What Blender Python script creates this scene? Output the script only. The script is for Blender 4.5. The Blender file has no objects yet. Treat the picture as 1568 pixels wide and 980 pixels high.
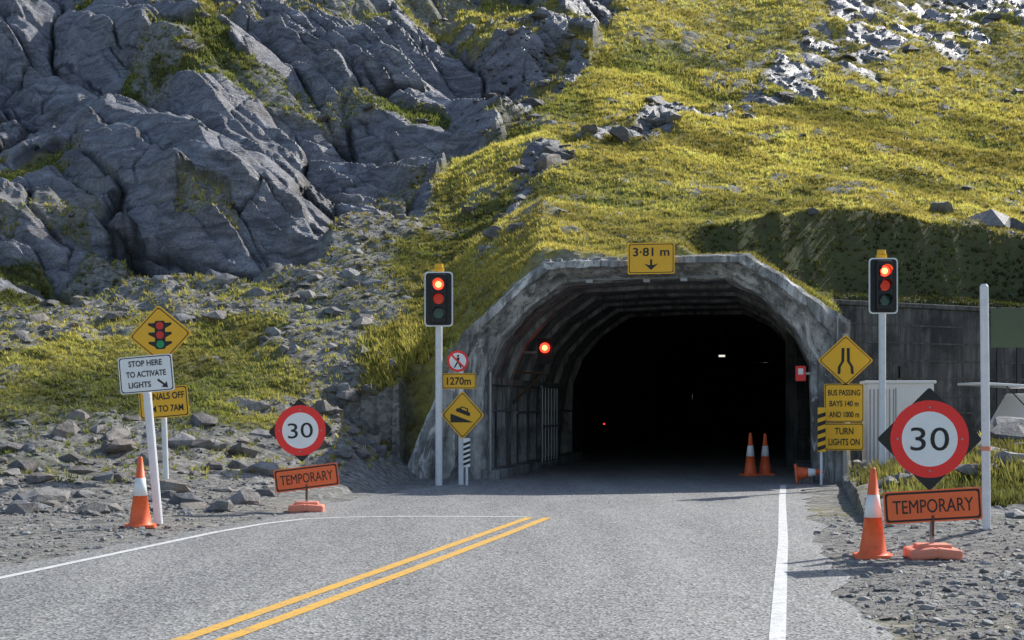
import bpy, math, random
import numpy as np
from mathutils import Vector
from mathutils import noise as mn
random.seed(4); rng=np.random.default_rng(7)
scene=bpy.context.scene
# ------------------------------------------------------------------ helpers
def new_mat(name):
    m=bpy.data.materials.new(name); m.use_nodes=True
    nt=m.node_tree; b=nt.nodes['Principled BSDF']; return m,nt,b
def N(nt,typ,**kw):
    n=nt.nodes.new(typ)
    for k,v in kw.items():
        if k in n.inputs: n.inputs[k].default_value=v
        else: setattr(n,k,v)
    return n
def mixc(nt,fac,a,b,blend='MIX'):
    n=nt.nodes.new('ShaderNodeMix'); n.data_type='RGBA'; n.blend_type=blend
    for i,val in ((0,fac),(6,a),(7,b)):
        if isinstance(val,bpy.types.NodeSocket): nt.links.new(val,n.inputs[i])
        elif i==0: n.inputs[0].default_value=val
        else: n.inputs[i].default_value=(*val,1) if len(val)==3 else val
    return n.outputs[2]
def ramp(nt,fac,p0,p1,c0=(0,0,0,1),c1=(1,1,1,1)):
    r=nt.nodes.new('ShaderNodeValToRGB'); e=r.color_ramp.elements
    e[0].position=p0; e[1].position=p1; e[0].color=c0; e[1].color=c1
    nt.links.new(fac,r.inputs[0]); return r.outputs[0]
def noise(nt,scale,detail=6,rough=.6,stretch=None,coord='Object',dist=0):
    tc=nt.nodes.new('ShaderNodeTexCoord'); n=nt.nodes.new('ShaderNodeTexNoise')
    n.inputs['Scale'].default_value=scale; n.inputs['Detail'].default_value=detail
    n.inputs['Roughness'].default_value=rough; n.inputs['Distortion'].default_value=dist
    if stretch:
        mp=nt.nodes.new('ShaderNodeMapping'); mp.inputs['Scale'].default_value=stretch[:3]
        if len(stretch)>3: mp.inputs['Rotation'].default_value=stretch[3]
        nt.links.new(tc.outputs[coord],mp.inputs[0]); nt.links.new(mp.outputs[0],n.inputs['Vector'])
    else: nt.links.new(tc.outputs[coord],n.inputs['Vector'])
    return n.outputs[0]
def bump(nt,b,h,strength=.5,dist=.05,prev=None):
    bp=nt.nodes.new('ShaderNodeBump'); bp.inputs['Strength'].default_value=strength; bp.inputs['Distance'].default_value=dist
    nt.links.new(h,bp.inputs['Height'])
    if prev: nt.links.new(prev,bp.inputs['Normal'])
    nt.links.new(bp.outputs[0],b.inputs['Normal']); return bp.outputs[0]
def paint(name,col,rough=.5,metal=0,dirt=.25,dscale=6):
    m,nt,b=new_mat(name)
    n=noise(nt,dscale,8,.65)
    dk=tuple(c*.55+.02 for c in col)
    nt.links.new(mixc(nt,ramp(nt,n,.48,.75,(0,0,0,1),(dirt*2,)*3+(1,)),col,dk),b.inputs['Base Color'])
    b.inputs['Roughness'].default_value=rough; b.inputs['Metallic'].default_value=metal
    return m
def emis(name,col,st):
    m,nt,b=new_mat(name); b.inputs['Base Color'].default_value=(*col,1)
    b.inputs['Emission Color'].default_value=(*col,1); b.inputs['Emission Strength'].default_value=st
    return m
M={}
M['white']=paint('white_paint',(.85,.86,.87),.45)
M['signwhite']=paint('sign_white',(.92,.94,.93),.4,dirt=.08)
M['yellow']=paint('sign_yellow',(1.0,.53,.02),.4,dirt=.08)
M['orange']=paint('sign_orange',(1.0,.18,.05),.45,dirt=.06)
M['conered']=paint('cone_orange',(1.0,.17,.05),.5,dirt=.35,dscale=14)
M['footor']=paint('rubber_foot_orange',(.9,.30,.19),.7,dirt=.3)
M['red']=paint('sign_red',(1.0,.035,.03),.4,dirt=.06)
M['black']=paint('black_paint',(.012,.012,.013),.45)
M['steel']=paint('galvanised_steel',(.35,.36,.37),.45,.6)
M['rust']=paint('rusty_steel',(.12,.07,.04),.8)
M['dark']=paint('dark_metal',(.04,.04,.045),.5,.3)
M['green_lens']=paint('green_lens',(.01,.12,.09),.15)
M['dimred']=emis('dim_red_lens',(.5,.04,.02),.4)
M['redlit']=emis('red_lamp_lit',(1,.03,.015),5)
M['redcore']=emis('red_lamp_core',(1,.25,.05),9)
M['lampw']=emis('tunnel_lamp_white',(1,.95,.85),1.0)
M['amberdot']=emis('tunnel_lamp_amber',(1,.4,.05),1.5)
M['glass']=paint('dark_glass',(.03,.04,.05),.08,dirt=.05)
M['carwhite']=paint('car_white',(.85,.87,.88),.25,dirt=.08)
M['tyre']=paint('tyre_rubber',(.02,.02,.02),.8)
M['olive']=paint('olive_panel',(.08,.105,.06),.6)
M['sred']=paint('signal_red_disc',(.8,.04,.03)); M['sgrn']=paint('signal_green_disc',(.02,.35,.12))
def mesh_obj(name,verts,faces,mats,parent=None,midx=None,smooth=False):
    me=bpy.data.meshes.new(name); me.from_pydata([tuple(v) for v in verts],[],faces); me.update()
    if not isinstance(mats,(list,tuple)): mats=[mats]
    for m in mats: me.materials.append(m)
    if midx: me.polygons.foreach_set('material_index',midx)
    if smooth: me.polygons.foreach_set('use_smooth',[True]*len(me.polygons))
    o=bpy.data.objects.new(name,me); scene.collection.objects.link(o)
    if parent: o.parent=parent
    return o
def empty(name,x,y,z,yaw=0,lean=(0,0)):
    o=bpy.data.objects.new(name,None); o.empty_display_size=.2; scene.collection.objects.link(o)
    o.location=(x,y,z); o.rotation_euler=(math.radians(lean[0]),math.radians(lean[1]),math.radians(yaw)); return o
def box(name,p,c,s,mat,bev=0,rot=None):
    hx,hy,hz=[a/2 for a in s]
    v=[(x*hx,y*hy,z*hz) for x in(-1,1) for y in(-1,1) for z in(-1,1)]
    f=[(0,1,3,2),(4,6,7,5),(0,4,5,1),(2,3,7,6),(0,2,6,4),(1,5,7,3)]
    o=mesh_obj(name,v,f,mat,p); o.location=c
    if rot: o.rotation_euler=[math.radians(a) for a in rot]
    if bev:
        m=o.modifiers.new('b','BEVEL'); m.width=bev; m.segments=2
    return o
def cyl(name,p,a,b,r,mat,r2=None,n=16,smooth=True):
    a=Vector(a); b=Vector(b); r2=r if r2 is None else r2
    d=(b-a).normalized(); q=d.to_track_quat('Z','Y')
    v=[];
    for c,rr in((a,r),(b,r2)):
        for i in range(n):
            an=2*math.pi*i/n; v.append(c+q@Vector((math.cos(an)*rr,math.sin(an)*rr,0)))
    f=[(i,(i+1)%n,n+(i+1)%n,n+i) for i in range(n)]+[tuple(range(n))[::-1],tuple(range(n,2*n))]
    return mesh_obj(name,v,f,mat,p)
def lathe(name,p,prof,mats,midx,n=28,axis=None):
    v=[];f=[];mi=[]
    for r,z in prof:
        for i in range(n):
            a=2*math.pi*i/n; v.append((r*math.cos(a),r*math.sin(a),z))
    for k in range(len(prof)-1):
        for i in range(n):
            f.append((k*n+i,k*n+(i+1)%n,(k+1)*n+(i+1)%n,(k+1)*n+i)); mi.append(midx[k])
    return mesh_obj(name,v,f,mats,p,mi,True)
def rpoly(pts,r,n=5):
    out=[];L=len(pts)
    for i in range(L):
        p=Vector(pts[i]);a=Vector(pts[i-1]);b=Vector(pts[(i+1)%L])
        p0=p+(a-p).normalized()*r; p1=p+(b-p).normalized()*r
        for k in range(n+1):
            t=k/n; out.append(tuple((1-t)**2*p0+2*t*(1-t)*p+t*t*p1))
    return out
def rect(cx,cz,w,h,r=.03,roll=0):
    P=rpoly([(-w/2,-h/2),(w/2,-h/2),(w/2,h/2),(-w/2,h/2)],r); a=math.radians(roll)
    return [(cx+x*math.cos(a)-y*math.sin(a),cz+x*math.sin(a)+y*math.cos(a)) for x,y in P]
def dia(cx,cz,h,r=.04,roll=0,hz=None):
    hz=hz or h
    P=rpoly([(0,-hz),(h,0),(0,hz),(-h,0)],r); a=math.radians(roll)
    return [(cx+x*math.cos(a)-y*math.sin(a),cz+x*math.sin(a)+y*math.cos(a)) for x,y in P]
def disc(cx,cz,r,n=40): return [(cx+r*math.cos(2*math.pi*i/n),cz+r*math.sin(2*math.pi*i/n)) for i in range(n)]
def plate(name,p,pts,front,mat,th=.004):
    n=len(pts); v=[(x,-front,z) for x,z in pts]+[(x,-front+th,z) for x,z in pts]
    f=[tuple(range(n)),tuple(range(2*n-1,n-1,-1))]+[(i,n+i,n+(i+1)%n,(i+1)%n) for i in range(n)]
    return mesh_obj(name,v,f,mat,p)
def text(name,p,s,cx,cz,w,h,front,mat,roll=0,bold=.02):
    cu=bpy.data.curves.new('t','FONT'); cu.body=s; cu.extrude=.002; cu.offset=bold; cu.resolution_u=4
    o=bpy.data.objects.new('t',cu); scene.collection.objects.link(o)
    bpy.context.view_layer.update()
    me=bpy.data.meshes.new_from_object(o.evaluated_get(bpy.context.evaluated_depsgraph_get()))
    bpy.data.objects.remove(o)
    n=len(me.vertices); co=np.empty(n*3); me.vertices.foreach_get('co',co); co=co.reshape(-1,3)
    mi=co.min(0);mx=co.max(0)
    x=(co[:,0]-(mi[0]+mx[0])/2)*w/(mx[0]-mi[0]); y=(co[:,1]-(mi[1]+mx[1])/2)*h/(mx[1]-mi[1])
    a=math.radians(roll)
    out=np.stack([cx+x*math.cos(a)-y*math.sin(a),-front-co[:,2]*.4,cz+x*math.sin(a)+y*math.cos(a)],1)
    me.vertices.foreach_set('co',out.ravel()); me.materials.clear(); me.materials.append(mat); me.update()
    o=bpy.data.objects.new(name,me); scene.collection.objects.link(o); o.parent=p
def bordered(name,p,fn,bg,bd,front=.01,i1=.025,i2=.04):
    plate(name,p,fn(0),front,bg,.008); plate(name+'_border',p,fn(i1),front+.0015,bd,.002); plate(name+'_face',p,fn(i2),front+.003,bg,.002)
# ------------------------------------------------------------------ numpy noise
def H(ix,iy,s):
    ix=ix.astype(np.int64).astype(np.uint64); iy=iy.astype(np.int64).astype(np.uint64)
    n=(ix*np.uint64(374761393)+iy*np.uint64(668265263)+np.uint64(s*1442695041))&np.uint64(0xffffffff)
    n=((n^(n>>np.uint64(13)))*np.uint64(1274126177))&np.uint64(0xffffffff)
    n=((n^(n>>np.uint64(15)))*np.uint64(2246822519))&np.uint64(0xffffffff)
    n=n^(n>>np.uint64(16)); return n.astype(np.float64)/4294967296.
def vn(x,y,s):
    ix=np.floor(x);iy=np.floor(y);fx=x-ix;fy=y-iy
    fx=fx*fx*(3-2*fx);fy=fy*fy*(3-2*fy)
    return (H(ix,iy,s)*(1-fx)+H(ix+1,iy,s)*fx)*(1-fy)+(H(ix,iy+1,s)*(1-fx)+H(ix+1,iy+1,s)*fx)*fy
def fbm(x,y,s,o=4):
    r=0;a=.5;t=0
    for k in range(o):
        r=r+a*vn(x*2**k+k*17.3,y*2**k-k*9.1,s+k); t+=a; a*=.5
    return r/t
def ss(a,b,x):
    t=np.clip((x-a)/(b-a),0,1); return t*t*(3-2*t)
def blocks(X,Y,size,st,ang,seed,tilt,bx=0,by=0,k=2.2,rr=1.,wp=.16,gap=False,strata=0):
    """upper envelope of tilted, straight-edged slabs; gap = closeness to a joint"""
    c=math.cos(ang);s=math.sin(ang)
    wx=X+size*wp*(fbm(X/size*1.2,Y/size*1.2,seed+50,3)-.5)*2; wy=Y+size*wp*(fbm(X/size*1.2,Y/size*1.2,seed+60,3)-.5)*2
    a=(wx*c+wy*s)/(size*st); b=(-wx*s+wy*c)/size
    ix=np.floor(a);iy=np.floor(b); f=np.full(X.shape,-9.); f2=np.full(X.shape,-9.); ph=np.zeros(X.shape)
    for i in(-1,0,1):
        for j in(-1,0,1):
            gx=ix+i;gy=iy+j
            dx=a-gx-H(gx,gy,seed);dy=b-gy-H(gx,gy,seed+1)
            th=(H(gx,gy,seed+2)-.5)*1.5; e1=dx*np.cos(th)+dy*np.sin(th); e2=-dx*np.sin(th)+dy*np.cos(th)
            d=np.maximum(np.maximum(np.abs(e1),np.abs(e2)*.95),np.abs(e1*.7+e2*.72)*.92)
            q=(H(gx,gy,seed+5)-.5)*rr+dx*((H(gx,gy,seed+6)-.5)*tilt+bx)+dy*((H(gx,gy,seed+7)-.5)*tilt+by)-k*np.maximum(0,d-.36)
            if gap: f2=np.maximum(f2,np.minimum(f,q))
            if strata: ph=np.where(q>f,H(gx,gy,seed+8)*7+dy*strata*(.7+.6*H(gx,gy,seed+9))+dx*(H(gx,gy,seed+3)-.5)*strata*.8,ph)
            f=np.maximum(f,q)
    if gap: return f,1-ss(.0,.10,f-f2),ph
    return f
# ------------------------------------------------------------------ terrain
SA,CA=math.sin(math.radians(11.3)),math.cos(math.radians(11.3)); OX,OY=2.4,28.3
P_in=[(-3.12,-.3),(-3.12,1.2),(-3.08,2.1),(-2.78,2.85),(-2.2,3.5),(-1.45,4.0),(0,4.06),(1.8,4.05),(2.5,3.7),(3.15,3.05),(3.45,2.4),(3.5,1.2),(3.5,-.3)]
P_out=[(-4.9,-.3),(-4.25,1.3),(-3.75,2.3),(-3.55,2.95),(-2.8,3.62),(-1.83,4.42),(0,4.46),(2.3,4.5),(2.95,4.05),(3.6,3.58),(4.2,3.15),(4.22,1.2),(4.22,-.3)]
ol_u=[p[0] for p in P_out[:11]]; ol_z=[p[1] for p in P_out[:11]]
def T(px): return (px-784)/2178
hill_keys=[
(T(0),[(-20,0),(18,0),(20.5,.1),(26,1.29),(32,2.84),(37,4.4),(42,6.7),(48,10.1),(60,17.5),(70,25),(130,78)]),
(T(300),[(-20,0),(20.5,0),(22.5,.1),(27,1.28),(33,2.88),(38.5,5.4),(44,8.2),(52,12.5),(64,19.7),(130,78)]),
(T(560),[(-20,0),(24.5,0),(26,.15),(29,1.26),(31,2.38),(36,4.5),(42,6.9),(50,10),(60,15.3),(70,21.4),(130,76)]),
(T(690),[(-20,0),(26,0),(28.9,1.5),(29.3,2.4),(33,3.49),(38,5.18),(44,7.4),(52,10.3),(62,14.9),(75,22.1),(130,70)]),
(T(830),[(-20,0),(28,0),(28.9,4.3),(29.5,4.45),(34,5.73),(42,7.9),(52,11.5),(64,16.8),(78,23.7),(130,66)]),
(T(1000),[(-20,4.5),(29.3,4.5),(33,5.4),(40,7.2),(50,10.5),(62,15.2),(80,23.9),(130,60)]),
(T(1110),[(-20,5.85),(34.7,5.85),(36,6.1),(40,7.0),(50,10),(64,15.3),(85,25.7),(130,58)]),
(T(1200),[(-20,6.3),(37,6.4),(41,7.1),(50,10),(64,15.3),(85,25.7),(130,58)]),
(T(1350),[(-20,6.7),(39.6,6.7),(44,7.77),(54,10.9),(68,16.2),(92,27.7),(130,55)]),
(T(1568),[(-20,6.2),(42.2,6.3),(46,7.4),(56,10.75),(70,16.3),(95,28.5),(130,55)]),
]
low_keys=[
(T(1230),[(-20,0),(40,0)]),
(T(1300),[(-20,0),(17,0),(22,.3),(27,.3),(30,.1),(40,.1)]),
(T(1400),[(-20,0),(15,.02),(19,.3),(22,.5),(26,.55),(29,.25),(32,.1),(50,.1)]),
(T(1568),[(-20,0),(14.5,.02),(18,.2),(21,.65),(25,.95),(28,.6),(31,.1),(50,.1)]),
]
yk=np.linspace(-20,130,901)
def mk(keys): return np.array([k[0] for k in keys]),np.array([np.interp(yk,[a for a,b in k[1]],[b for a,b in k[1]]) for k in keys])
HT,HZ=mk(hill_keys); LT,LZ=mk(low_keys)
def i2(t,Y,TT,ZZ):
    fi=np.clip(np.interp(t,TT,np.arange(len(TT))),0,len(TT)-1.0001); i=np.floor(fi).astype(int); f=fi-i
    fj=np.clip((Y+20)/150*900,0,899.999); j=np.floor(fj).astype(int); g=fj-j
    return (ZZ[i,j]*(1-g)+ZZ[i,j+1]*g)*(1-f)+(ZZ[i+1,j]*(1-g)+ZZ[i+1,j+1]*g)*f
def XL(Y): return np.interp(Y,[-20,2,12.6,17.1,19,22.2,25.6,28,28.9,90],[-12,-7.3,-4.95,-3.95,-3.4,-2.7,-1.9,-.95,-.74,11.5])
def XR(Y): return np.interp(Y,[-20,9.3,13.95,23.8,27.6,90],[-3.0,2.45,3.05,4.95,5.93,18.4])
def bankY(t): return np.interp(t,[T(1000),T(1110),T(1200),T(1350),T(1568)],[33.7,34.3,35.7,38.1,40.9])
def terrain(X,Y,full=False):
    D=np.maximum(Y,6.); t=X/D
    u=(X-OX)*CA-(Y-OY)*SA; v=(X-OX)*SA+(Y-OY)*CA
    hill=i2(t,Y,HT,HZ); low=i2(t,Y,LT,LZ)
    w=Y-(35+.6*(X-7.73))
    dr=np.maximum(XL(Y)-X,X-XR(Y))
    n1=fbm(X/7,Y/7,11); n2=fbm(X/2.2,Y/2.2,21); n3=fbm(X/.7,Y/.7,31,3)
    by=bankY(t)+(n2-.5)*.9
    bf=np.clip((Y-by+.35)/.7,0,1); bw=ss(T(1000),T(1110),t)
    hill=hill*(1-bw)+bw*((1-bf)*(4.2+.10*np.maximum(0,Y-by+2))+bf*hill)
    Yr=np.interp(t,[T(0),T(300),T(460),T(560),T(640),T(700),T(880),T(960),T(1000)],[37.0,37.5,39.,41.5,44,51,62,78,150])+5*(n1-.5)+3*(n2-.5)
    R=ss(-.3,.8,Y-Yr)
    Yg=np.interp(t,[T(760),T(800),T(950),T(1110),T(1300),T(1450),T(1600)],[40,45,52,59,79,88,98])+5*(n1-.5)
    wg=np.interp(t,[T(740),T(800),T(1100),T(1300),T(1500)],[1.2,2.0,2.6,9,13])
    G=ss(1.1,.6,np.abs(Y-Yg)/wg+ (n2-.5)*1.9)*ss(T(700),T(780),t)
    veg=ss(.555,.60,fbm(X/4.5+3,Y/3.5,41,5))*R
    veg=np.maximum(veg,R*ss(8,0,np.abs(Y-Yr-2))*ss(.57,.61,n2))
    big,g1,p1=blocks(X,Y,5.0,1.9,-.62,101,1.0,.30,.40,2.6,1.0,.10,True,3.2)
    med,g2,p2=blocks(X,Y,1.9,2.2,-.6,131,1.2,.2,.2,2.6,1.1,.10,True,2.4)
    sml,g3,p3=blocks(X,Y,.62,2.2,-.5,161,1.4,0,0,2.2,1.2,.14,True,0)
    mk_=ss(.36,.56,n2*.6+n1*.4)
    fr=p1+ .5*(n2-.5); fr=fr-np.floor(fr); st1=fr-ss(.86,1.,fr)*fr
    f2_=p2+.4*(n3-.5); f2_=f2_-np.floor(f2_); st2=f2_-ss(.84,1.,f2_)*f2_
    rock=(big+.05)*2.1+(med+.02)*.85*(.25+.75*mk_)+sml*.26*(.15+.85*mk_)+.05*(n3-.5)-.25*g1-.12*g2*(.3+.7*mk_)+.38*(st1-.4)+.16*(st2-.4)
    crev_shade=np.clip(g1*.9+g2*.75*(.25+.75*mk_)+g3*.45*mk_+.85*ss(.85,.93,fr)*ss(.25,.5,n3)+.6*ss(.84,.92,f2_)*ss(.4,.6,n3),0,1)  # joint and ledge mask for the shade painted into rock crevices
    gul=(blocks(X,Y,1.5,1.2,.4,171,1.4)+.1)*1.0+sml*.2
    dsp=R*rock*(1-.35*veg)+G*gul*.6
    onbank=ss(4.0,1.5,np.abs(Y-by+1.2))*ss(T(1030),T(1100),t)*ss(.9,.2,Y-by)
    z=hill+dsp*.82; yo=-dsp*.5*R
    onh=ss(.3,2.5,hill)*(1-R)*(1-.8*onbank)
    z=z+onh*((n1-.5)*1.3*ss(1,5,hill)*(1-.7*ss(T(1040),T(1110),t)*ss(5,2,np.abs(Y-by)))+(n2-.5)*.45+(n3-.5)*.14)
    toe=ss(.02,.8,hill)
    z=z+toe*(1-R)*((blocks(X,Y,.5,1.2,.3,191,1.2)+.1)*.12)
    front=(t>T(480))&(((v<.3)&(((u>-7.5)&(Y>20))|(u>-3.6)))|((u>4.05)&(w<.25)))
    cap=np.maximum(0,-4.35-u)*.75+.2*(n3-.5)*ss(-4.6,-5.4,u)
    lowz=low+ss(.05,.5,low)*((n2-.5)*.5+(n3-.5)*.2)
    lowz=np.where(u<0,np.minimum(z,cap),lowz)
    lowz=np.where((t>T(600))&(u<4.05)&(u>-3.6),0,lowz)
    og=np.interp(u,ol_u,ol_z)
    ing=(u>-4.9)&(u<4.1)&(v>=.3)
    base_=og-.07+.20*ss(.65,1.3,v)
    zA=np.maximum(z,base_); zB=np.minimum(zA,og-.02+.10*v+.25*np.maximum(0,v-5)); ku=ss(.6,2.6,u)
    zroof=np.where(w>.2,zA,zA*(1-ku)+zB*ku)
    kv=ss(.60,1.05,v); zroof=(og-.07)*(1-kv)+zroof*kv
    z=np.where(ing&(v<14),zroof,z)
    z=np.where(front,lowz,z)
    flat=ss(.05,1.5,dr)
    isflat=((z<.3)&(hill<.4))|(front&(u>-3.6))
    z=np.where(isflat,z*np.where(front&(u<0),1,ss(0,.8,dr))+flat*((n2-.5)*.10+(n3-.5)*.05)+.012*ss(.1,.5,dr)-.008,z)
    z=np.where((dr<-.15)&(z<.4),-.02,z)
    hz=np.where(front,low,hill)
    g=1-ss(.25,1.4,hz+(n2-.5)*2.6)
    g=np.maximum(g,(1-R)*ss(T(730),T(600),t)*ss(-3.5,-.5,Y-Yr+(n2-.5)*9))
    ch=ss(.06,.03,np.abs(t-np.interp(Y,[26,34,42],[T(600),T(520),T(470)])+ (n2-.5)*.08))*ss(T(650),T(600),t)
    g=np.maximum(g,ch*.9)
    g=np.maximum(g,ss(.58,.64,n2)*ss(T(900),T(600),t)*.9)
    g=np.maximum(g,ss(.60,.66,n3*.5+n2*.5)*.8)*(1-onbank)
    g=np.where(front&(low>.25)&(u>4.2),ss(.45,.53,n2),g)
    rk=np.maximum(R*(1-veg),G*ss(.40,.48,fbm(X/1.3,Y/1.3,71,3)))
    yel=np.clip(ss(T(560),T(1000),t)*.3+(n1-.5)*2.0+(n2-.5)*.8+(n3-.5)*.6+.48,0,1)*(1-onbank)  # bank ground loses its yellow: shade put into the ground colour
    if full: return z,yo,rk,np.clip(g,0,1),np.where(rk>.5,crev_shade*R,yel),u,v,w,dr,onbank
    return z,yo
ts=np.concatenate([np.linspace(-2.2,-.42,70)[:-1],np.linspace(-.42,.42,1050),np.linspace(.42,2.2,70)[1:]])
ys=np.concatenate([np.linspace(-14,9,40)[:-1],np.linspace(9,27.5,130)[:-1],np.linspace(27.5,42,210)[:-1],np.linspace(42,68,280)[:-1],np.linspace(68,100,140)[:-1],np.linspace(100,130,24)])
TT,YY=np.meshgrid(ts,ys); XX=TT*np.maximum(YY,6.)
z,yo,rk,gr,yel,u,v,w,dr,onb=terrain(XX,YY,True)
nr,nc=XX.shape
idx=np.arange(nr*nc).reshape(nr,nc)
q=np.stack([idx[:-1,:-1],idx[:-1,1:],idx[1:,1:],idx[1:,:-1]],-1).reshape(-1,4)
zf=z.ravel(); zr=zf[q].max(1)-zf[q].min(1); uc=u.ravel()[q].mean(1); vc=v.ravel()[q].mean(1)
kill=(zr>.6)&(uc>-3.5)&(uc<3.75)&(vc>-.2)&(vc<.5)
q=q[~kill]
def np_mesh(name,co,faces,mat,attr=None,smooth=False):
    me=bpy.data.meshes.new(name); n=len(co); k=faces.shape[1]; m=len(faces)
    me.vertices.add(n); me.vertices.foreach_set('co',co.astype(np.float32).ravel())
    me.loops.add(m*k); me.loops.foreach_set('vertex_index',faces.astype(np.int32).ravel())
    me.polygons.add(m); me.polygons.foreach_set('loop_start',np.arange(0,m*k,k,dtype=np.int32))
    me.polygons.foreach_set('loop_total',np.full(m,k,dtype=np.int32))
    me.polygons.foreach_set('use_smooth',np.full(m,smooth,dtype=bool))
    me.update(); me.validate()
    if attr is not None:
        a=me.color_attributes.new('mask','FLOAT_COLOR','POINT'); a.data.foreach_set('color',attr.astype(np.float32).ravel())
    me.materials.append(mat); o=bpy.data.objects.new(name,me); scene.collection.objects.link(o); return o
m,nt,b=new_mat('hillside')
at=N(nt,'ShaderNodeAttribute',attribute_name='mask'); sep=N(nt,'ShaderNodeSeparateColor'); nt.links.new(at.outputs[0],sep.inputs[0])
na=noise(nt,.35,10,.65,(1,1,1)); nb=noise(nt,3.0,10,.7); ncr=noise(nt,1.1,10,.75,(.6,1.3,2.0,(.3,.7,.5)),dist=1.2)
nfine=noise(nt,14,6,.7)
rc=mixc(nt,ramp(nt,ncr,.38,.62),(.12,.12,.14),(.46,.46,.50))
rc=mixc(nt,ramp(nt,na,.56,.72,(0,0,0,1),(.6,.6,.6,1)),rc,(.17,.125,.095))
rc=mixc(nt,ramp(nt,nfine,.35,.6,(.6,.6,.6,1),(0,0,0,1)),rc,(.07,.07,.078))
rc=mixc(nt,ramp(nt,sep.outputs[2],.1,.9,(0,0,0,1),(.93,.93,.93,1)),rc,(.024,.023,.022))  # occlusion-like crevice shade painted into the rock colour
vo=N(nt,'ShaderNodeTexVoronoi'); vo.inputs['Scale'].default_value=11; tc=N(nt,'ShaderNodeTexCoord'); nt.links.new(tc.outputs['Object'],vo.inputs['Vector'])
vsep=N(nt,'ShaderNodeSeparateColor'); nt.links.new(vo.outputs['Color'],vsep.inputs[0])
gc=mixc(nt,vsep.outputs[0],(.15,.148,.145),(.46,.45,.42))
gc=mixc(nt,ramp(nt,nb,.4,.7,(0,0,0,1),(.6,.6,.6,1)),gc,(.26,.24,.205))
gg=mixc(nt,sep.outputs[2],(.085,.105,.035),(.48,.42,.10))
gg=mixc(nt,ramp(nt,nb,.45,.62,(0,0,0,1),(.7,.7,.7,1)),gg,(.10,.085,.045))
base=mixc(nt,sep.outputs[1],gg,gc); base=mixc(nt,sep.outputs[0],base,rc)
nt.links.new(base,b.inputs['Base Color'])
rgh=N(nt,'ShaderNodeMapRange'); rgh.inputs[3].default_value=.95; rgh.inputs[4].default_value=.38; nt.links.new(sep.outputs[0],rgh.inputs[0]); nt.links.new(rgh.outputs[0],b.inputs['Roughness'])
p1=bump(nt,b,ncr,.8,.22); p2=bump(nt,b,nfine,.5,.04,p1); bump(nt,b,vo.outputs[0],.3,.03,p2)
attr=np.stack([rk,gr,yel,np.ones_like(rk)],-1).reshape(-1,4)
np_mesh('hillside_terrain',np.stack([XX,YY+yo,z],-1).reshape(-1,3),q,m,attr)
# ------------------------------------------------------------------ rocks
import bmesh
temps=[]
for k in range(16):
    bm=bmesh.new()
    for i in range(22):
        d=Vector((random.gauss(0,1),random.gauss(0,1),random.gauss(0,1))).normalized()
        bm.verts.new((d.x*random.uniform(.7,1.15),d.y*random.uniform(.5,.9),d.z*random.uniform(.35,.6)))
    r=bmesh.ops.convex_hull(bm,input=bm.verts)
    bmesh.ops.delete(bm,geom=[e for e in r['geom_interior'] if isinstance(e,bmesh.types.BMVert)],context='VERTS')
    bmesh.ops.triangulate(bm,faces=bm.faces); bm.verts.index_update()
    temps.append((np.array([v.co[:] for v in bm.verts]),np.array([[v.index for v in f.verts] for f in bm.faces]))); bm.free()
mr,nt,b=new_mat('stone')
at=N(nt,'ShaderNodeAttribute',attribute_name='mask'); n1=noise(nt,5,9,.7); n2=noise(nt,22,6,.7)
c=mixc(nt,ramp(nt,n1,.3,.72),(.12,.12,.128),(.38,.375,.37)); c=mixc(nt,1.0,c,at.outputs[0],'MULTIPLY')
nt.links.new(c,b.inputs['Base Color']); b.inputs['Roughness'].default_value=.6; bump(nt,b,n1,.7,.1,bump(nt,b,n2,.5,.03))
def rocks(name,X,Y,S,sink=.05,tone=1.):
    Z,YO=terrain(X,Y)
    cos=[];fs=[];at=[];off=0
    for x,y,zz,s in zip(X,Y+YO,Z,S):
        V,F=temps[rng.integers(len(temps))]
        a=rng.uniform(0,6.28); ca,sa=math.cos(a),math.sin(a); b_=rng.normal(0,.35); cb,sb=math.cos(b_),math.sin(b_)
        W=V*s*np.array([rng.uniform(.7,1.3),rng.uniform(.7,1.2),rng.uniform(.7,1.2)])
        W=W@np.array([[1,0,0],[0,cb,-sb],[0,sb,cb]])@np.array([[ca,-sa,0],[sa,ca,0],[0,0,1]])
        W=W+np.array([x,y,zz+s*sink]); cos.append(W); fs.append(F+off); off+=len(V)
        g=rng.uniform(.5,1.3)*tone; tn=rng.uniform(-.04,.14); at.append(np.tile([g*(1+tn),g,g*(1-tn),1],(len(V),1)))
    return np_mesh(name,np.concatenate(cos),np.concatenate(fs),mr,np.concatenate(at))
zf=z.ravel();XF=XX.ravel();YF=YY.ravel();TF=TT.ravel();RK=rk.ravel();GR=gr.ravel();UF=u.ravel();VF=v.ravel();WF=w.ravel();DR=dr.ravel();YE=yel.ravel();OB=onb.ravel()
vis=(np.abs(TF)<.45)&(YF>8)&(YF<98)
tun=(UF>-4.9)&(UF<4.3)&(VF<1.1)&(VF>-8)
def pick(mask,n,wt=None):
    ii=np.nonzero(mask)[0]
    if wt is not None: 
        p=wt[ii]; p=p/p.sum(); return rng.choice(ii,n,p=p)
    return rng.choice(ii,n)
jit=lambda i,a=.1:(XF[i]+rng.uniform(-a,a,len(i)),YF[i]+rng.uniform(-a,a,len(i)))
i=pick(vis&(GR>.5)&(RK<.3)&(DR>.9)&(YF>19)&~tun&(zf>.02),15000,1/YF)
s=np.clip(.018*rng.pareto(1.65,len(i))+.016,0,.36)
x,y=jit(i); rocks('rubble',x,y,s,.0,.95)
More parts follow.
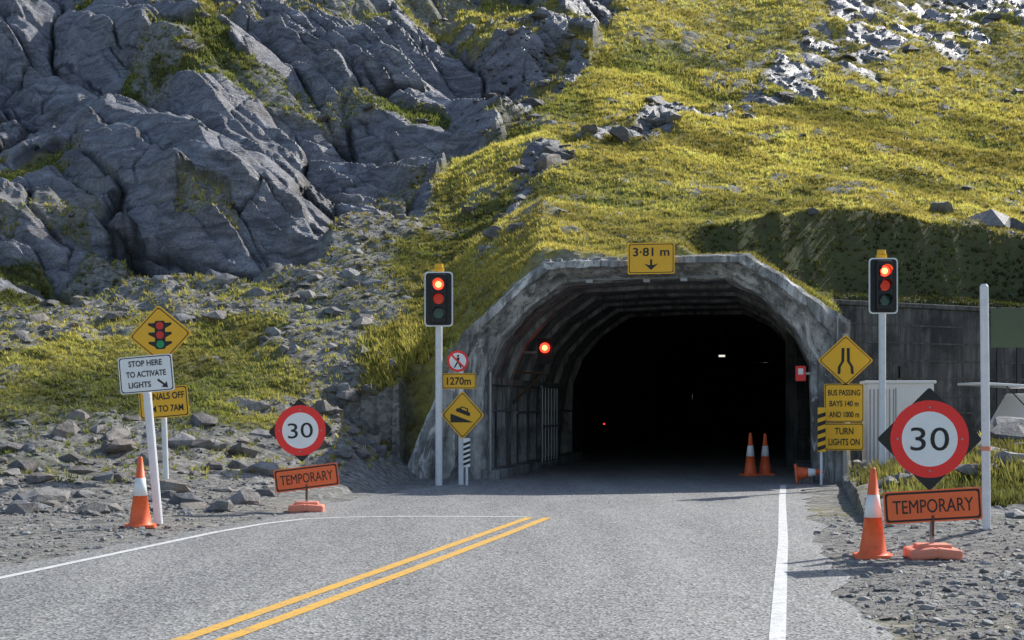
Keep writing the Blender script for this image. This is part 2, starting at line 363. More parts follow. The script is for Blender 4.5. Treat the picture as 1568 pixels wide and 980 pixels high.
i=pick(vis&(RK>.3)&(TF>T(740))&(YF<96),1300); x,y=jit(i,.5); rocks('gully_boulders',x,y,np.clip(.07*rng.pareto(1.8,len(i))+.09,0,.6),.0,.65)
i=pick(vis&(RK<.3)&(YF>30)&(zf>2)&~tun,1300); x,y=jit(i,.3); s=np.clip(.04*rng.pareto(1.9,len(i))+.04,0,.4)*np.clip(YF[i]/45,.6,1.6)
rocks('hillside_rocks',x,y,s,-.05,.6)
i=pick((np.abs(TF)<.5)&(YF>5)&(YF<30)&(DR>.02)&(zf<.25)&~tun,14000,1/YF); x,y=jit(i,.15); rocks('shoulder_gravel',x,y,np.clip(.005*rng.pareto(1.6,len(i))+.007,0,.06),.1,1.3)
bx=np.array([14.6,15.4,13.3,  6.3,6.9,7.8,8.6,7.3,9.0,6.1,5.9, -6.8,-7.3,-5.4,-6.0,-4.3,8.2,7.5,7.0,-3.2,-2.9,-3.6, 9.6,8.9])
by=np.array([43.4,43.8,44.2,   19.5,21.0,23.0,24.5,18.2,25.5,17.2,20.8, 20.8,22.,22.4,24.0,24.4,21.5,19.8,23.5,26.8,27.4,27.9,27.2,22.6])
bs=np.array([1.0,.7,.5,        .32,.36,.45,.6,.3,.5,.22,.28, .34,.25,.3,.3,.35,.4,.25,.3,.3,.25,.3,.55,.45])
rocks('boulders',bx,by,bs,.1,.85)
# ------------------------------------------------------------------ grass
mg,nt,b=new_mat('tussock_grass')
at=N(nt,'ShaderNodeAttribute',attribute_name='mask'); nt.links.new(at.outputs[0],b.inputs['Base Color']); b.inputs['Roughness'].default_value=.7
tr=N(nt,'ShaderNodeBsdfTranslucent'); nt.links.new(at.outputs[0],tr.inputs[0]); ms=N(nt,'ShaderNodeMixShader'); ms.inputs[0].default_value=.45
out=nt.nodes['Material Output']; nt.links.new(b.outputs[0],ms.inputs[1]); nt.links.new(tr.outputs[0],ms.inputs[2]); nt.links.new(ms.outputs[0],out.inputs[0])
def grass(name,i,hmin,hmax,nb,spread,jitr=.15,grow=True,tint=1.):
    n=len(i); X=XF[i]+rng.uniform(-jitr,jitr,n); Y=YF[i]+rng.uniform(-jitr,jitr,n); Z,YO=terrain(X,Y); Y=Y+YO
    sc=np.clip(Y/45,.7,1.5) if grow else np.ones(n)
    yl=np.clip(YE[i]+rng.normal(0,.15,n),0,1)[:,None]
    col=np.array([.27,.31,.075])*(1-yl)+np.array([.78,.66,.16])*yl
    pt_=fbm(X/3.5,Y/3.5,311,4)
    col=col*rng.uniform(.6,1.3,(n,1))*(.55+.95*fbm(X/1.1,Y/1.1,301,3))[:,None]*(1-.72*OB[i])[:,None]*tint*(.58+.5*ss(.36,.54,pt_))[:,None]  # blades on the bank darkened: painted shade on top of random tone
    hh=rng.uniform(hmin,hmax,n)*sc
    P=[];C=[]
    for k in range(nb):
        a=rng.uniform(0,6.28,n); r=rng.uniform(0,spread*.5,n)*sc; ln=rng.uniform(.2,1.0,n)*spread*sc
        bx=X+np.cos(a)*r; by=Y+np.sin(a)*r; wd=rng.uniform(.015,.035,n)*sc
        px=-np.sin(a)*wd;py=np.cos(a)*wd
        tx=bx+np.cos(a)*ln; ty=by+np.sin(a)*ln; tz=Z+hh*rng.uniform(.6,1.1,n)
        P.append(np.stack([np.stack([bx-px,by-py,Z-.03],1),np.stack([bx+px,by+py,Z-.03],1),np.stack([tx,ty,tz],1)],1))
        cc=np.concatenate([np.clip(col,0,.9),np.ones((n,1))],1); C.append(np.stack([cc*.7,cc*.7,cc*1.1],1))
    P=np.concatenate(P).reshape(-1,3); C=np.concatenate(C).reshape(-1,4)
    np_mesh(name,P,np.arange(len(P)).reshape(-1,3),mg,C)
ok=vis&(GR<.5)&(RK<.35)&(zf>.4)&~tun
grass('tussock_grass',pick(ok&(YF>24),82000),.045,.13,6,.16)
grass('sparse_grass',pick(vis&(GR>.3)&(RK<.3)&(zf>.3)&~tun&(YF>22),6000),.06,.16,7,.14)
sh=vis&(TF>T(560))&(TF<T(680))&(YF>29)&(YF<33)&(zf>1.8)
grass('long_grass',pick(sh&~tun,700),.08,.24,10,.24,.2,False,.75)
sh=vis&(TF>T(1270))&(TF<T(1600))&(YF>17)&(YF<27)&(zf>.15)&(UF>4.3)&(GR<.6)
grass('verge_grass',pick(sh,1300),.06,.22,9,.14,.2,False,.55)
# ------------------------------------------------------------------ road
ma,nt,b=new_mat('asphalt')
n1=noise(nt,.8,6,.6,(1.6,.25,1,(0,0,.2))); n2=noise(nt,60,4,.7); n3=noise(nt,2.5,8,.6); n5=noise(nt,.35,8,.7,(1.3,.5,1),dist=.8)
vo=N(nt,'ShaderNodeTexVoronoi'); vo.inputs['Scale'].default_value=42; tc=N(nt,'ShaderNodeTexCoord'); nt.links.new(tc.outputs['Object'],vo.inputs['Vector'])
sp=N(nt,'ShaderNodeSeparateColor'); nt.links.new(vo.outputs['Color'],sp.inputs[0])
c=mixc(nt,ramp(nt,n1,.38,.62),(.18,.183,.19),(.34,.338,.33)); c=mixc(nt,ramp(nt,n3,.5,.75,(0,0,0,1),(.5,.5,.5,1)),c,(.18,.18,.178))
c=mixc(nt,ramp(nt,n5,.52,.60,(0,0,0,1),(.45,.45,.45,1)),c,(.15,.152,.156))
c=mixc(nt,sp.outputs[0],mixc(nt,.65,c,(.03,.03,.03)),mixc(nt,.45,c,(.68,.67,.64)))
nt.links.new(c,b.inputs['Base Color']); b.inputs['Roughness'].default_value=.62; bump(nt,b,vo.outputs[0],.7,.012)
def paintmat(name,col):
    m,nt,b=new_mat(name); n=noise(nt,7,10,.75); n2=noise(nt,55,4,.7)
    f=mixc(nt,.5,ramp(nt,n,.46,.70),ramp(nt,n2,.42,.66)); nt.links.new(mixc(nt,f,col,(.24,.24,.235)),b.inputs['Base Color']); b.inputs['Roughness'].default_value=.7
    return m
rows=np.concatenate([np.linspace(-12,30,240),np.linspace(30.5,88,60)]); V=[];F=[]
for k,y in enumerate(rows):
    a=float(XL(y)); c_=float(XR(y)); 
    if y<27.3:
        a+= .25*(float(fbm(np.array([y*1.1]),np.array([3.]),5)[0])-.5)*2; c_+=.30*(float(fbm(np.array([y*1.3]),np.array([9.]),6)[0])-.5)*2
    for j in range(13): V.append((a+(c_-a)*j/12,y,0))
for k in range(len(rows)-1):
    for j in range(12): F.append((k*13+j,k*13+j+1,(k+1)*13+j+1,(k+1)*13+j))
mesh_obj('road',V,F,ma)
def strip(name,pts,wd,mat,zz=.004):
    V=[];F=[]
    P=[Vector(p) for p in pts]
    for k,p in enumerate(P):
        d=(P[min(k+1,len(P)-1)]-P[max(k-1,0)]).normalized(); n=Vector((-d.y,d.x))*wd/2
        V+=[(p.x+n.x,p.y+n.y,zz),(p.x-n.x,p.y-n.y,zz)]
    F=[(2*k,2*k+1,2*k+3,2*k+2) for k in range(len(P)-1)]
    return mesh_obj(name,V,F,mat)
my=paintmat('yellow_road_paint',(.92,.50,.04)); mw=paintmat('white_road_paint',(.85,.85,.83))
def cl(off): return [(-4.8+off*1.03,-2),(-3.82+off*1.03,2),(-2.03+off,9.33),(-1.13+off,13),(-.2+off,16.9),(.36+off*.9,19.3)]
strip('yellow_centre_line',cl(-.14),.12,my); strip('yellow_centre_line',cl(.14),.12,my)
strip('white_edge_line',[(-.4,-2),(.35,2),(1.74,9.33),(3.05,16),(4.37,23),(5.15,27)],.11,mw)
strip('white_edge_line',[(-7.6,-2),(-6.9,2),(-4.55,12.6),(-3.57,17.1),(-3.2,18.3),(-2.8,19.05),(-2.3,19.35),(-1.6,19.5),(-.8,19.5),(.2,19.4)],.10,mw)
# ------------------------------------------------------------------ concrete
def concrete(name,dk,lt,wh=.35,whr=(.57,.66)):
    m,nt,b=new_mat(name)
    n1=noise(nt,.9,9,.65); st=noise(nt,2.4,8,.65,(1.6,1.6,.22)); n3=noise(nt,9,8,.7); n4=noise(nt,1.7,10,.75,(1,1,.5),dist=1.0); n6=noise(nt,5,9,.7,(2.2,2.2,.12))
    c=mixc(nt,ramp(nt,st,.38,.62),dk,lt); c=mixc(nt,ramp(nt,n1,.46,.62,(0,0,0,1),(.85,.85,.85,1)),c,tuple(x*.3 for x in dk))
    c=mixc(nt,ramp(nt,n6,.50,.62,(0,0,0,1),(.8,.8,.8,1)),c,tuple(x*.25 for x in dk))
    c=mixc(nt,ramp(nt,n4,whr[0],whr[1],(0,0,0,1),(wh,wh,wh,1)),c,(.80,.80,.77)); c=mixc(nt,ramp(nt,n3,.3,.6,(.35,)*3+(1,),(0,0,0,1)),c,dk)
    nt.links.new(c,b.inputs['Base Color']); b.inputs['Roughness'].default_value=.85; bump(nt,b,n3,.4,.03,bump(nt,b,n1,.4,.12)); return m
mc=concrete('weathered_concrete',(.24,.24,.23),(.66,.65,.62),.95,(.55,.61)); mwall=concrete('wall_concrete',(.055,.055,.055),(.15,.148,.14),.12); mci=concrete('gallery_concrete',(.22,.22,.215),(.54,.53,.51),.5)
pt=empty('tunnel_portal',OX,OY,0,-11.3)
def ringpts(f,v,jz=0):
    return [((1-f)*a[0]+f*b_[0]+(random.uniform(-jz,jz)),v,(1-f)*a[1]+f*b_[1]+(random.uniform(-jz,jz))) for a,b_ in zip(P_in,P_out)]
def loft(name,rings,mat,p,closed=False,sub=6):
    V=[];F=[];RR=[]
    for r in rings:
        rr=[]
        for a,b_ in zip(r[:-1],r[1:]):
            for k in range(sub): rr.append(tuple(a[i]+(b_[i]-a[i])*k/sub for i in range(3)))
        rr.append(r[-1]); RR.append(rr)
    n=len(RR[0])
    for r in RR: V+=r
    for k in range(len(RR)-1):
        for i in range(n-1): F.append((k*n+i,k*n+i+1,(k+1)*n+i+1,(k+1)*n+i))
    return mesh_obj(name,V,F,mat,p)
front=loft('portal_frame',[ringpts(1,11.5),ringpts(1,.6),ringpts(1,.10),ringpts(.90,0),ringpts(.62,0),ringpts(.56,.16),ringpts(.14,.5),ringpts(.05,.5),ringpts(0,.6),ringpts(0,1.0),ringpts(.20,1.05)],mc,pt,sub=12)
me=front.data
for vtx in me.vertices:
    c_=vtx.co
    if -.1<c_.y<1.5:
        vtx.co+=Vector(mn.noise_vector(Vector((c_.x*2.3,c_.y*2.3,c_.z*2.3))))*.035+Vector(mn.noise_vector(Vector((c_.x*7.3,c_.y*7.3,c_.z*7.3))))*.03
rg=[ringpts(.20,1.05)]
for a in (3.0,5.2,7.4,9.6):
    rg+=[ringpts(.20,a),ringpts(.02,a+.03),ringpts(.02,a+.4),ringpts(.20,a+.43)]
rg+=[ringpts(.20,12),ringpts(-.02,12.02)]
loft('gallery_lining',rg,mci,pt)
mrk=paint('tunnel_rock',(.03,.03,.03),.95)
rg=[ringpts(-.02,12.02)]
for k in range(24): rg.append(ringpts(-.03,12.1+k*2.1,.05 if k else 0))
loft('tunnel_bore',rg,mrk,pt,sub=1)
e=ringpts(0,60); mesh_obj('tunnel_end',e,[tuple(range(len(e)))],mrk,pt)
for k in range(7):
    box('pilaster_%d'%k,pt,(-3.2,1.35+k*1.25,.95),(.2,.18,1.95),mci,.01)
box('ledge',pt,(-3.17,5.6,2.02),(.24,9.0,.14),mci,.01)
box('kerb',pt,(-2.95,6,.07),(.4,11.5,.22),mci,.02); box('kerb_right',pt,(3.35,6,.07),(.35,11.5,.22),mci,.02)
cyl('conduit',pt,(-3.0,.5,.0),(-3.0,.5,2.2),.03,M['steel']); cyl('conduit_2',pt,(-2.95,3.0,1.35),(-2.95,11,1.35),.03,M['steel'])
cyl('conduit_3',pt,(-3.0,.55,1.4),(-2.98,3.0,1.4),.02,M['steel'])
box('bracket',pt,(-2.75,3.6,2.25),(.9,.05,.05),M['rust']); cyl('bracket_strut',pt,(-3.15,3.6,1.55),(-2.5,3.6,2.2),.03,M['rust'])
for k in range(6): cyl('gate_bar_%d'%k,pt,(-2.75,5.2+k*.42,.1),(-2.75,5.2+k*.42,1.95),.022,M['steel'],n=8)
for zz in (.15,1.0,1.95): cyl('gate_rail_%s'%zz,pt,(-2.75,5.1,zz),(-2.75,7.4,zz),.025,M['steel'],n=8)
for k,(uu,vv2,zz) in enumerate([(-.9,.3,4.02),(.25,.35,4.02),(1.0,.25,4.02)]): box('fitting_%d'%k,pt,(uu,vv2,zz),(.14,.14,.08),M['steel'],.01)
cyl('overhead_conduit',pt,(-1.3,.3,4.05),(1.7,.3,4.08),.018,M['steel'],n=8)
for k in range(16):
    uu=-1.75+k*.265+random.uniform(-.04,.04)
    box('parapet_lug_%d'%k,pt,(uu,.18,4.455+uu*.01),(.08+random.random()*.1,.16,.07),mc,.015)
cs=empty('clearance_sign',2.40+CA*.38-SA*.1,28.3-SA*.38-CA*.1,4.42,-11.3)
bordered('panel',cs,lambda i:rect(0,0,.93-2*i,.62-2*i,.04),M['yellow'],M['black'])
text('text',cs,'3·81 m',0,.13,.72,.17,.016,M['black'])
plate('arrow_head',cs,[(0,-.23),(.14,-.10),(.05,-.13),(.025,-.13),(-.025,-.13),(-.05,-.13),(-.14,-.10)],.0165,M['black'],.002)
plate('arrow_stem',cs,[(-.02,-.15),(.02,-.15),(.02,-.02),(-.02,-.02)],.0175,M['black'],.002)
box('frame',cs,(0,.03,0),(.5,.05,.5),M['dark'])
es=empty('emergency_phone_sign',OX+CA*3.28+SA*.7,OY-SA*3.28+CA*.7,2.15,-11.3)
plate('panel',es,rect(0,0,.2,.3,.02),.01,M['red'],.02); plate('glyph',es,rect(0,.04,.1,.12,.01),.013,M['signwhite'],.002); box('arm',es,(.13,.01,0),(.2,.02,.05),M['steel'])
def lamp(name,uu,vv,zz,r,mat,w2=1):
    e=empty(name,OX+CA*uu+SA*vv,OY-SA*uu+CA*vv,zz,-11.3); box('housing',e,(0,.06,0),(r*2.6*w2,.12,r*2.6),M['dark'],.005)
    box('lens',e,(0,-.01,0),(r*2*w2,.02,r*1.2),mat,.003)
    cyl('hanger',e,(0,.06,0),(0,.06,1.1 if zz>2 else .05),.01,M['dark'],n=6)
lamp('tunnel_lamp',1.05,14,2.95,.045,M['lampw'],2)
for a in((-1.9,10,1.0,M['redlit']),(3.1,9,1.2,M['amberdot'])): lamp('reflector_lamp',a[0],a[1],a[2],.02,a[3])
# ------------------------------------------------------------------ retaining wall
A=(6.9,34.5);B=(26,45.96)
wl=empty('retaining_wall',A[0],A[1],0,math.degrees(math.atan2(B[1]-A[1],B[0]-A[0])))
L=math.hypot(B[0]-A[0],B[1]-A[1])
box('wall_body',wl,(L/2,.2,1.8),(L,.4,4.4),mwall,.02); box('coping',wl,(L/2,.17,4.06),(L,.5,.12),mwall,.02)
for k in range(int(L/3.6)): box('joint_%d'%k,wl,(2.2+k*3.6,.0,1.8),(.04,.012,4.3),M['dark'])
for k in range(8): box('board_line_%d'%k,wl,(L/2,-.004,.4+k*.45),(L,.03,.04),mwall)
box('opening',wl,(2.9,-.03,2.35),(.32,.06,.32),M['black']); box('opening_frame',wl,(2.9,-.02,2.15),(.4,.1,.05),mwall)
box('opening_2',wl,(3.6,-.03,2.35),(.3,.06,.3),M['black'])
cb=empty('equipment_cabinet',8.75,32.3,0,-8)
box('body',cb,(0,0,1.0),(1.45,1.1,2.0),M['carwhite'],.02); box('roof',cb,(0,0,2.03),(1.55,1.2,.07),M['carwhite'],.02)
for k in range(13): box('rib_%d'%k,cb,(-.05+k*.055,-.552,1.0),(.024,.010,1.75),M['signwhite'],.003)
for k in range(7): box('rib_side_%d'%k,cb,(-.66+k*.085,-.552,1.0),(.03,.010,1.75),M['steel'],.003)
box('door_gap',cb,(-.1,-.55,1.0),(.012,.02,1.8),M['black'])
car=empty('parked_suv',13.9,34.0,0.05,6)
def carbody(nm,prof,w0,w1,mat):
    V=[(x,s_*(w0 if z_<1.2 else w1),z_) for s_ in(-1,1) for x,z_ in prof]; n=len(prof)
    F=[tuple(range(n)),tuple(range(2*n-1,n-1,-1))]+[(i,n+i,n+(i+1)%n,(i+1)%n) for i in range(n)]
    o=mesh_obj(nm,V,F,mat,car); mm=o.modifiers.new('b','BEVEL'); mm.width=.05; mm.segments=3
carbody('lower_body',[(-2.2,.35),(-2.28,.7),(-2.25,1.08),(1.3,1.08),(2.2,1.0),(2.35,.4)],.9,.9,M['carwhite'])
carbody('cabin',[(-2.2,1.06),(-1.85,1.74),(.8,1.76),(1.45,1.06)],.88,.74,M['carwhite'])
for a,b_,c_,d_ in((-2.02,-1.74,-1.15,-1.15),(-1.05,-1.05,-.05,-.05),(.05,.05,1.22,.72)):
    mesh_obj('window',[(a,-.885,1.12),(c_,-.885,1.12),(d_,-.785,1.62),(b_,-.785,1.62)],[(0,1,2,3)],M['glass'],car)
for x in(-1.4,1.5):
    cyl('wheel',car,(x,-.93,.33),(x,-.7,.33),.34,M['tyre'],n=24); cyl('hub',car,(x,-.945,.33),(x,-.93,.33),.2,M['steel'],n=16)
    cyl('wheel_far',car,(x,.93,.33),(x,.7,.33),.34,M['tyre'],n=24)
box('tailgate',car,(-2.35,0,1.93),(1.45,1.5,.06),M['carwhite'],.025,(0,3,0)); cyl('gas_strut',car,(-2.0,-.7,1.4),(-2.5,-.7,1.9),.015,M['dark'])
box('roof_rack',car,(-.3,-.6,1.82),(2.2,.04,.05),M['dark']); box('tail_lamp',car,(-2.22,-.82,.95),(.1,.1,.2),M['red'],.02)
wp=empty('information_board',12.2,35.6,0,0); box('post',wp,(0,.05,2),(.1,.08,4),M['dark']); box('panel',wp,(.25,0,3.45),(.95,.04,1.0),M['olive'],.01)
box('post_2',wp,(.5,.05,2),(.1,.08,4),M['dark'])
# ------------------------------------------------------------------ traffic lights
def tz(x,y): return float(terrain(np.array([float(x)]),np.array([float(y)]))[0][0])
def visor(p,cx,cz,r,l,mat):
    n=20;V=[];F=[]
    for k in range(n+1):
        a=math.radians(-40+260*k/n)
        for rr in(r,r+.008):
            for yy in(-.13,-.13-l*(1 if 0<=math.degrees(a)<=180 else .5)): V.append((cx+rr*math.cos(a),yy,cz+rr*math.sin(a)))
    for k in range(n):
        a=k*4;b_=a+4; F+=[(a,a+1,b_+1,b_),(a+2,b_+2,b_+3,a+3),(a+1,a+3,b_+3,b_+1)]
    mesh_obj('visor',V,F,mat,p)
def signal(x,y,zc):
    z0=tz(x,y); e=empty('traffic_light',x,y,z0); c=zc-z0
    cyl('pole',e,(0,0.04,-.2),(0,.04,c-.4),.066,M['white'],n=20)
    cyl('pole_top',e,(0,.10,c-.6),(0,.10,c+.60),.05,M['yellow'],n=16)
    cyl('cap',e,(0,.10,c+.60),(0,.10,c+.68),.085,M['yellow'],r2=.08,n=16); box('cap_top',e,(0,.10,c+.56),(.19,.12,.08),M['yellow'],.02)
    plate('backboard',e,rect(0,c,.54,1.04,.08),.04,M['signwhite'],.02)
    plate('backboard_face',e,rect(0,c,.49,.99,.065),.044,M['black'],.006)
    box('housing',e,(0,-.07,c),(.29,.1,.93),M['black'],.03)
    for k,(m1) in enumerate((M['redlit'],M['dimred'],M['green_lens'])):
        zz=c+.27-k*.27; cyl('lens_%d'%k,e,(0,-.13,zz),(0,-.125,zz),.10,m1,n=28)
        if k==0: cyl('lens_core',e,(0,-.134,zz),(0,-.131,zz),.055,M['redcore'],n=20)
        visor(e,0,zz,.108,.2,M['black'])
signal(-1.39,27.0,3.53); signal(6.91,26.5,3.74)
g=empty('tunnel_signal',OX+CA*-2.47+SA*4,OY-SA*-2.47+CA*4,2.83,-11.3)
plate('backboard',g,rect(0,-.08,.36,.6,.05),.0,M['black'],.03); cyl('lens',g,(0,-.05,0),(0,-.04,0),.115,M['redlit'],n=28); cyl('core',g,(0,-.055,0),(0,-.052,0),.06,M['redcore'])
box('arm',g,(-.35,.05,-.1),(.55,.05,.05),M['steel'])
# ------------------------------------------------------------------ cones
def cone(x,y,h=.9,tip=None,yaw=0):
    z0=max(tz(x,y),0) if y<27 else 0
    e=empty('traffic_cone',x,y,z0+.002,yaw)
    P=rpoly([(-.19,-.19),(.19,-.19),(.19,.19),(-.19,.19)],.05); n=len(P)
    V=[(a,b_,0) for a,b_ in P]+[(a*.97,b_*.97,.035) for a,b_ in P]
    mesh_obj('base',V,[tuple(range(n))[::-1],tuple(range(n,2*n))]+[(i,(i+1)%n,n+(i+1)%n,n+i) for i in range(n)],M['conered'],e)
    def r(z): return .135-(.135-.026)*(z/h)
    prof=[(.16,.033),(r(.05)+.005,.055),(r(.45*h),.45*h),(r(.45*h)+.003,.451*h),(r(.70*h)+.003,.70*h),(r(.70*h),.701*h),(.028,.985*h),(.022,h),(.001,h)]
    lathe('body',e,prof,[M['conered'],M['signwhite']],[0,0,1,1,1,0,0,0])
    if tip: e.rotation_euler=tip; e.location.z+=.19
    return e
cone(-4.6,17.6,.87,None,12); cone(3.63,14.3,.9,None,-8); cone(5.13,30.6,.92,None,20); cone(5.50,30.9,.9)
cone(5.50,27.6,.55,(math.radians(6),math.radians(85),math.radians(-8)),0)
# ------------------------------------------------------------------ 30 signs
def thirty(x,y,zd,zt,h,R,tw,th,roll,droll,yaw,lean,px=0):
    z0=tz(x,y); z0=max(z0,-.02); e=empty('temporary_speed_sign',x,y,z0,yaw,lean)
    plate('backing',e,dia(px,zd,h,.03,droll),.0,M['black'],.012)
    plate('ring',e,disc(px,zd,R),.005,M['red'],.006); plate('face',e,disc(px,zd,R*.71),.008,M['signwhite'],.004)
    text('numerals',e,'30',px,zd,R*.98,R*.60,.011,M['black'],droll,0)
    bordered('plate',e,lambda i:rect(0,zt,tw-2*i,th-2*i,.03,roll),M['orange'],M['black'],.01,.015,.035)
    text('word',e,'TEMPORARY',0,zt,tw*.82,th*.42,.016,M['black'],roll,.0)
    box('post',e,(0,.03,(zd+.02)/2+.03),(.04,.03,zd),M['steel']); 
    cyl('hook',e,(0,-.02,zt-th*.30),(0,-.02,zt-th*.95),.012,M['rust'],n=8)
    for s_ in(-1,1): box('foot_%d'%s_,e,(s_*.12,.0,.055),(.26,.42,.11),M['footor'],.03,(0,s_*6,0))
    box('foot_top',e,(0,0,.12),(.34,.22,.05),M['footor'],.02)
    for sx,sz in((0,.82),(0,-.82),(.82,0),(-.82,0)): cyl('bolt',e,(px+sx*R,-.005,zd+sz*R),(px+sx*R,-.014,zd+sz*R),.011,M['steel'],n=8)
thirty(-2.96,20.5,1.17,.49,.46,.365,.92,.33,7,3,4,(0,0),-.09)
thirty(4.17,14.1,1.18,.52,.515,.385,.96,.32,3.5,0,-3,(0,0),-.03)
# ------------------------------------------------------------------ other signs
e=empty('stop_here_sign',-4.50,18.1,0,3,(0,-5)); cyl('post',e,(0,.03,-.1),(0,.03,2.15),.055,M['white'])
bordered('panel',e,lambda i:rect(.02,1.93,.68-2*i,.47-2*i,.04),M['signwhite'],M['black'],.03,.012,.024)
for k,(s_,w_) in enumerate((('STOP HERE',.42),('TO ACTIVATE',.5))): text('line_%d'%k,e,s_,.02,2.07-k*.135,w_,.075,.036,M['black'])
text('line_3',e,'LIGHTS',-.07,1.80,.28,.075,.036,M['black'])
plate('arrow',e,[(.15,1.84),(.17,1.86),(.245,1.79),(.27,1.82),(.28,1.74),(.20,1.75),(.225,1.775)],.0365,M['black'],.002)
z0=tz(-5.55,23); e=empty('signals_ahead_sign',-5.6,23,z0,-2,(0,-2)); cyl('post',e,(0,.03,-.2),(0,.03,2.9-z0),.045,M['white'])
c=2.66-z0
bordered('diamond',e,lambda i:dia(0,c,.52-1.4*i,.05,2,.49-1.4*i),M['yellow'],M['black'],.03)
plate('pictogram',e,rect(0,c,.17,.46,.04),.0355,M['black'],.002)
for k,mm in enumerate((M['sred'],M['sred'],M['sgrn'])):
    zz=c+.15-k*.15; plate('disc_%d'%k,e,disc(0,zz,.062,24),.0385,mm,.002)
    for s_ in(-1,1): plate('ear_%d_%d'%(k,s_),e,[(s_*.075,zz-.05),(s_*.19,zz+.01),(s_*.19,zz+.045),(s_*.075,zz+.045)],.0345,M['black'],.002)
c=1.57-z0
bordered('time_panel',e,lambda i:rect(.02,c,.8-2*i,.5-2*i,.04,3),M['yellow'],M['black'],.03,.015,.03)
text('line_1',e,'SIGNALS OFF',.02,c+.1,.68,.11,.036,M['black'],3); text('line_2',e,'6PM TO 7AM',.02,c-.1,.64,.11,.036,M['black'],3)
e=empty('steep_descent_sign',-.975,27.2,0,0); cyl('post',e,(0,.03,-.1),(0,.03,2.5),.05,M['white'])
plate('no_walking_ring',e,disc(-.06,2.36,.205),.03,M['red'],.008); plate('no_walking_face',e,disc(-.06,2.36,.16),.033,M['signwhite'],.003)
cx,cz=-.06,2.36
plate('walker_body',e,[(cx-.02,cz-.02),(cx+.025,cz-.02),(cx+.03,cz+.07),(cx-.02,cz+.07)],.0355,M['black'],.002); plate('walker_head',e,disc(cx+.005,cz+.1,.022,16),.0355,M['black'],.002)
plate('walker_leg',e,[(cx-.08,cz-.12),(cx-.055,cz-.125),(cx+.015,cz-.015),(cx-.02,cz-.015)],.0355,M['black'],.002); plate('walker_leg_2',e,[(cx+.05,cz-.13),(cx+.075,cz-.12),(cx+.025,cz-.012),(cx-.005,cz-.012)],.0355,M['black'],.002)
plate('slash',e,[(cx-.125,cz+.10),(cx-.10,cz+.125),(cx+.125,cz-.10),(cx+.10,cz-.125)],.038,M['red'],.002)
bordered('distance_panel',e,lambda i:rect(-.04,1.98,.66-2*i,.3-2*i,.03),M['yellow'],M['black'],.03,.012,.025); text('distance',e,'1270m',-.04,1.98,.46,.15,.036,M['black'])
bordered('diamond',e,lambda i:dia(.03,1.33,.42-1.4*i,.05,0,.47-1.4*i),M['yellow'],M['black'],.03)
plate('slope',e,[(-.20,1.36),(-.20,1.19),(.24,1.19)],.0355,M['black'],.002)
ca_,sa_=math.cos(-.37),math.sin(-.37)
car2=[(-.15,-.03),(.13,-.03),(.13,.03),(.08,.045),(.05,.10),(-.07,.10),(-.11,.045),(-.15,.03)]
plate('car_glyph',e,[(.05+x*ca_-y*sa_,1.38+x*sa_+y*ca_) for x,y in car2],.0355,M['black'],.002)
plate('car_window',e,[(.05+x*ca_-y*sa_,1.38+x*sa_+y*ca_) for x,y in [(-.07,.045),(.05,.045),(.03,.08),(-.055,.08)]],.0375,M['yellow'],.002)
def hazard(x,y,zc,w_,h_,ma_,mb_,name='hazard_marker'):
    z0=tz(x,y); z0=max(z0,0); e=empty(name,x,y,z0); zc-=z0
    cyl('post',e,(0,.03,-.1),(0,.03,zc+h_/2),.025,M['white'],n=10); plate('board',e,rect(0,zc,w_,h_,.01),.01,mb_,.006)
    n=5
    for k in range(n):
        b0=zc-h_/2+.02+k*(h_-.08)/n; plate('stripe_%d'%k,e,[(-w_/2,b0),(w_/2,b0+.05),(w_/2,b0+.05+h_*.09),(-w_/2,b0+h_*.09)],.0125,ma_,.002)
hazard(-.86,27.05,.62,.13,.55,M['black'],M['signwhite']); hazard(5.92,27.2,1.05,.15,.85,M['black'],M['yellow'])
zz0=tz(6.45,27.6); e=empty('road_narrows_sign',6.42,27.4,zz0,0); cyl('post',e,(0,.04,-.3),(0,.04,2.9-zz0),.05,M['steel'])
s_=2.38-zz0
bordered('diamond',e,lambda i:dia(0,s_,.54-1.4*i,.05,0,.5-1.4*i),M['yellow'],M['black'],.03)
for sd in(-1,1):
    c_=[(.13,-.26),(.12,-.12),(.055,-.02),(.05,.24)]
    plate('lane_%d'%sd,e,[(sd*(x-.028),s_+y) for x,y in c_]+[(sd*(x+.028),s_+y) for x,y in c_[::-1]],.0355,M['black'],.002)
s2=1.56-zz0
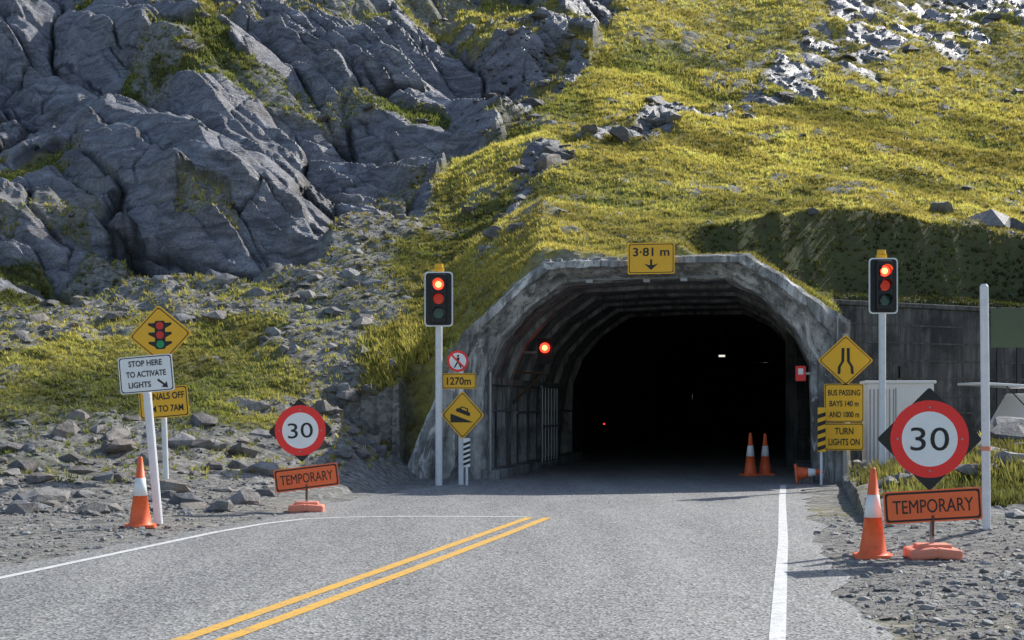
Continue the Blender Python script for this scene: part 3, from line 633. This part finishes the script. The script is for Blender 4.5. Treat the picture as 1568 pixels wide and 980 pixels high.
bordered('bus_panel',e,lambda i:rect(-.03,s2,.76-2*i,.74-2*i,.04),M['yellow'],M['black'],.03,.012,.026)
for k,(tx,w_) in enumerate((('BUS PASSING',.62),('BAYS 140 m',.56),('AND 1000 m',.58))): text('bus_line_%d'%k,e,tx,-.03,s2+.2-k*.21,w_,.115,.036,M['black'])
s3=.91-zz0
bordered('lights_panel',e,lambda i:rect(-.03,s3,.76-2*i,.52-2*i,.04),M['yellow'],M['black'],.03,.012,.026)
text('l1',e,'TURN',-.03,s3+.11,.36,.13,.036,M['black']); text('l2',e,'LIGHTS ON',-.03,s3-.1,.6,.13,.036,M['black'])
z0=tz(5.44,16.3); e=empty('marker_post',5.44,16.3,z0-.05,0,(0,-.6)); cyl('shaft',e,(0,0,0),(0,0,2.83),.048,M['white'],n=20); cyl('cap',e,(0,0,2.83),(0,0,2.86),.05,M['white'],r2=.03,n=20)
cyl('band',e,(0,0,.95),(0,0,1.0),.051,M['footor'],n=20)
# ------------------------------------------------------------------ light
S=Vector((.93,.86,.98)).normalized()
sl=bpy.data.lights.new('sun','SUN'); sl.energy=5; sl.angle=math.radians(.5); sl.color=(1,.96,.89)
so=bpy.data.objects.new('sun',sl); scene.collection.objects.link(so); so.rotation_euler=S.to_track_quat('Z','Y').to_euler()
wd=bpy.data.worlds.new('World'); scene.world=wd; wd.use_nodes=True; nt=wd.node_tree
sk=nt.nodes.new('ShaderNodeTexSky'); sk.sky_type='NISHITA'; sk.sun_disc=False; sk.sun_elevation=math.asin(S.z); sk.sun_rotation=math.atan2(S.x,S.y)
bg=nt.nodes['Background']; nt.links.new(sk.outputs[0],bg.inputs[0]); bg.inputs[1].default_value=.15
cam=bpy.data.cameras.new('camera'); co=bpy.data.objects.new('camera',cam); scene.collection.objects.link(co)
cam.lens=50; cam.sensor_width=36; cam.shift_y=.0816; cam.clip_end=1000; co.location=(0,0,1.55); co.rotation_euler=(math.pi/2,0,0); scene.camera=co
scene.view_settings.view_transform='Standard'; scene.view_settings.look='None'; scene.view_settings.exposure=0
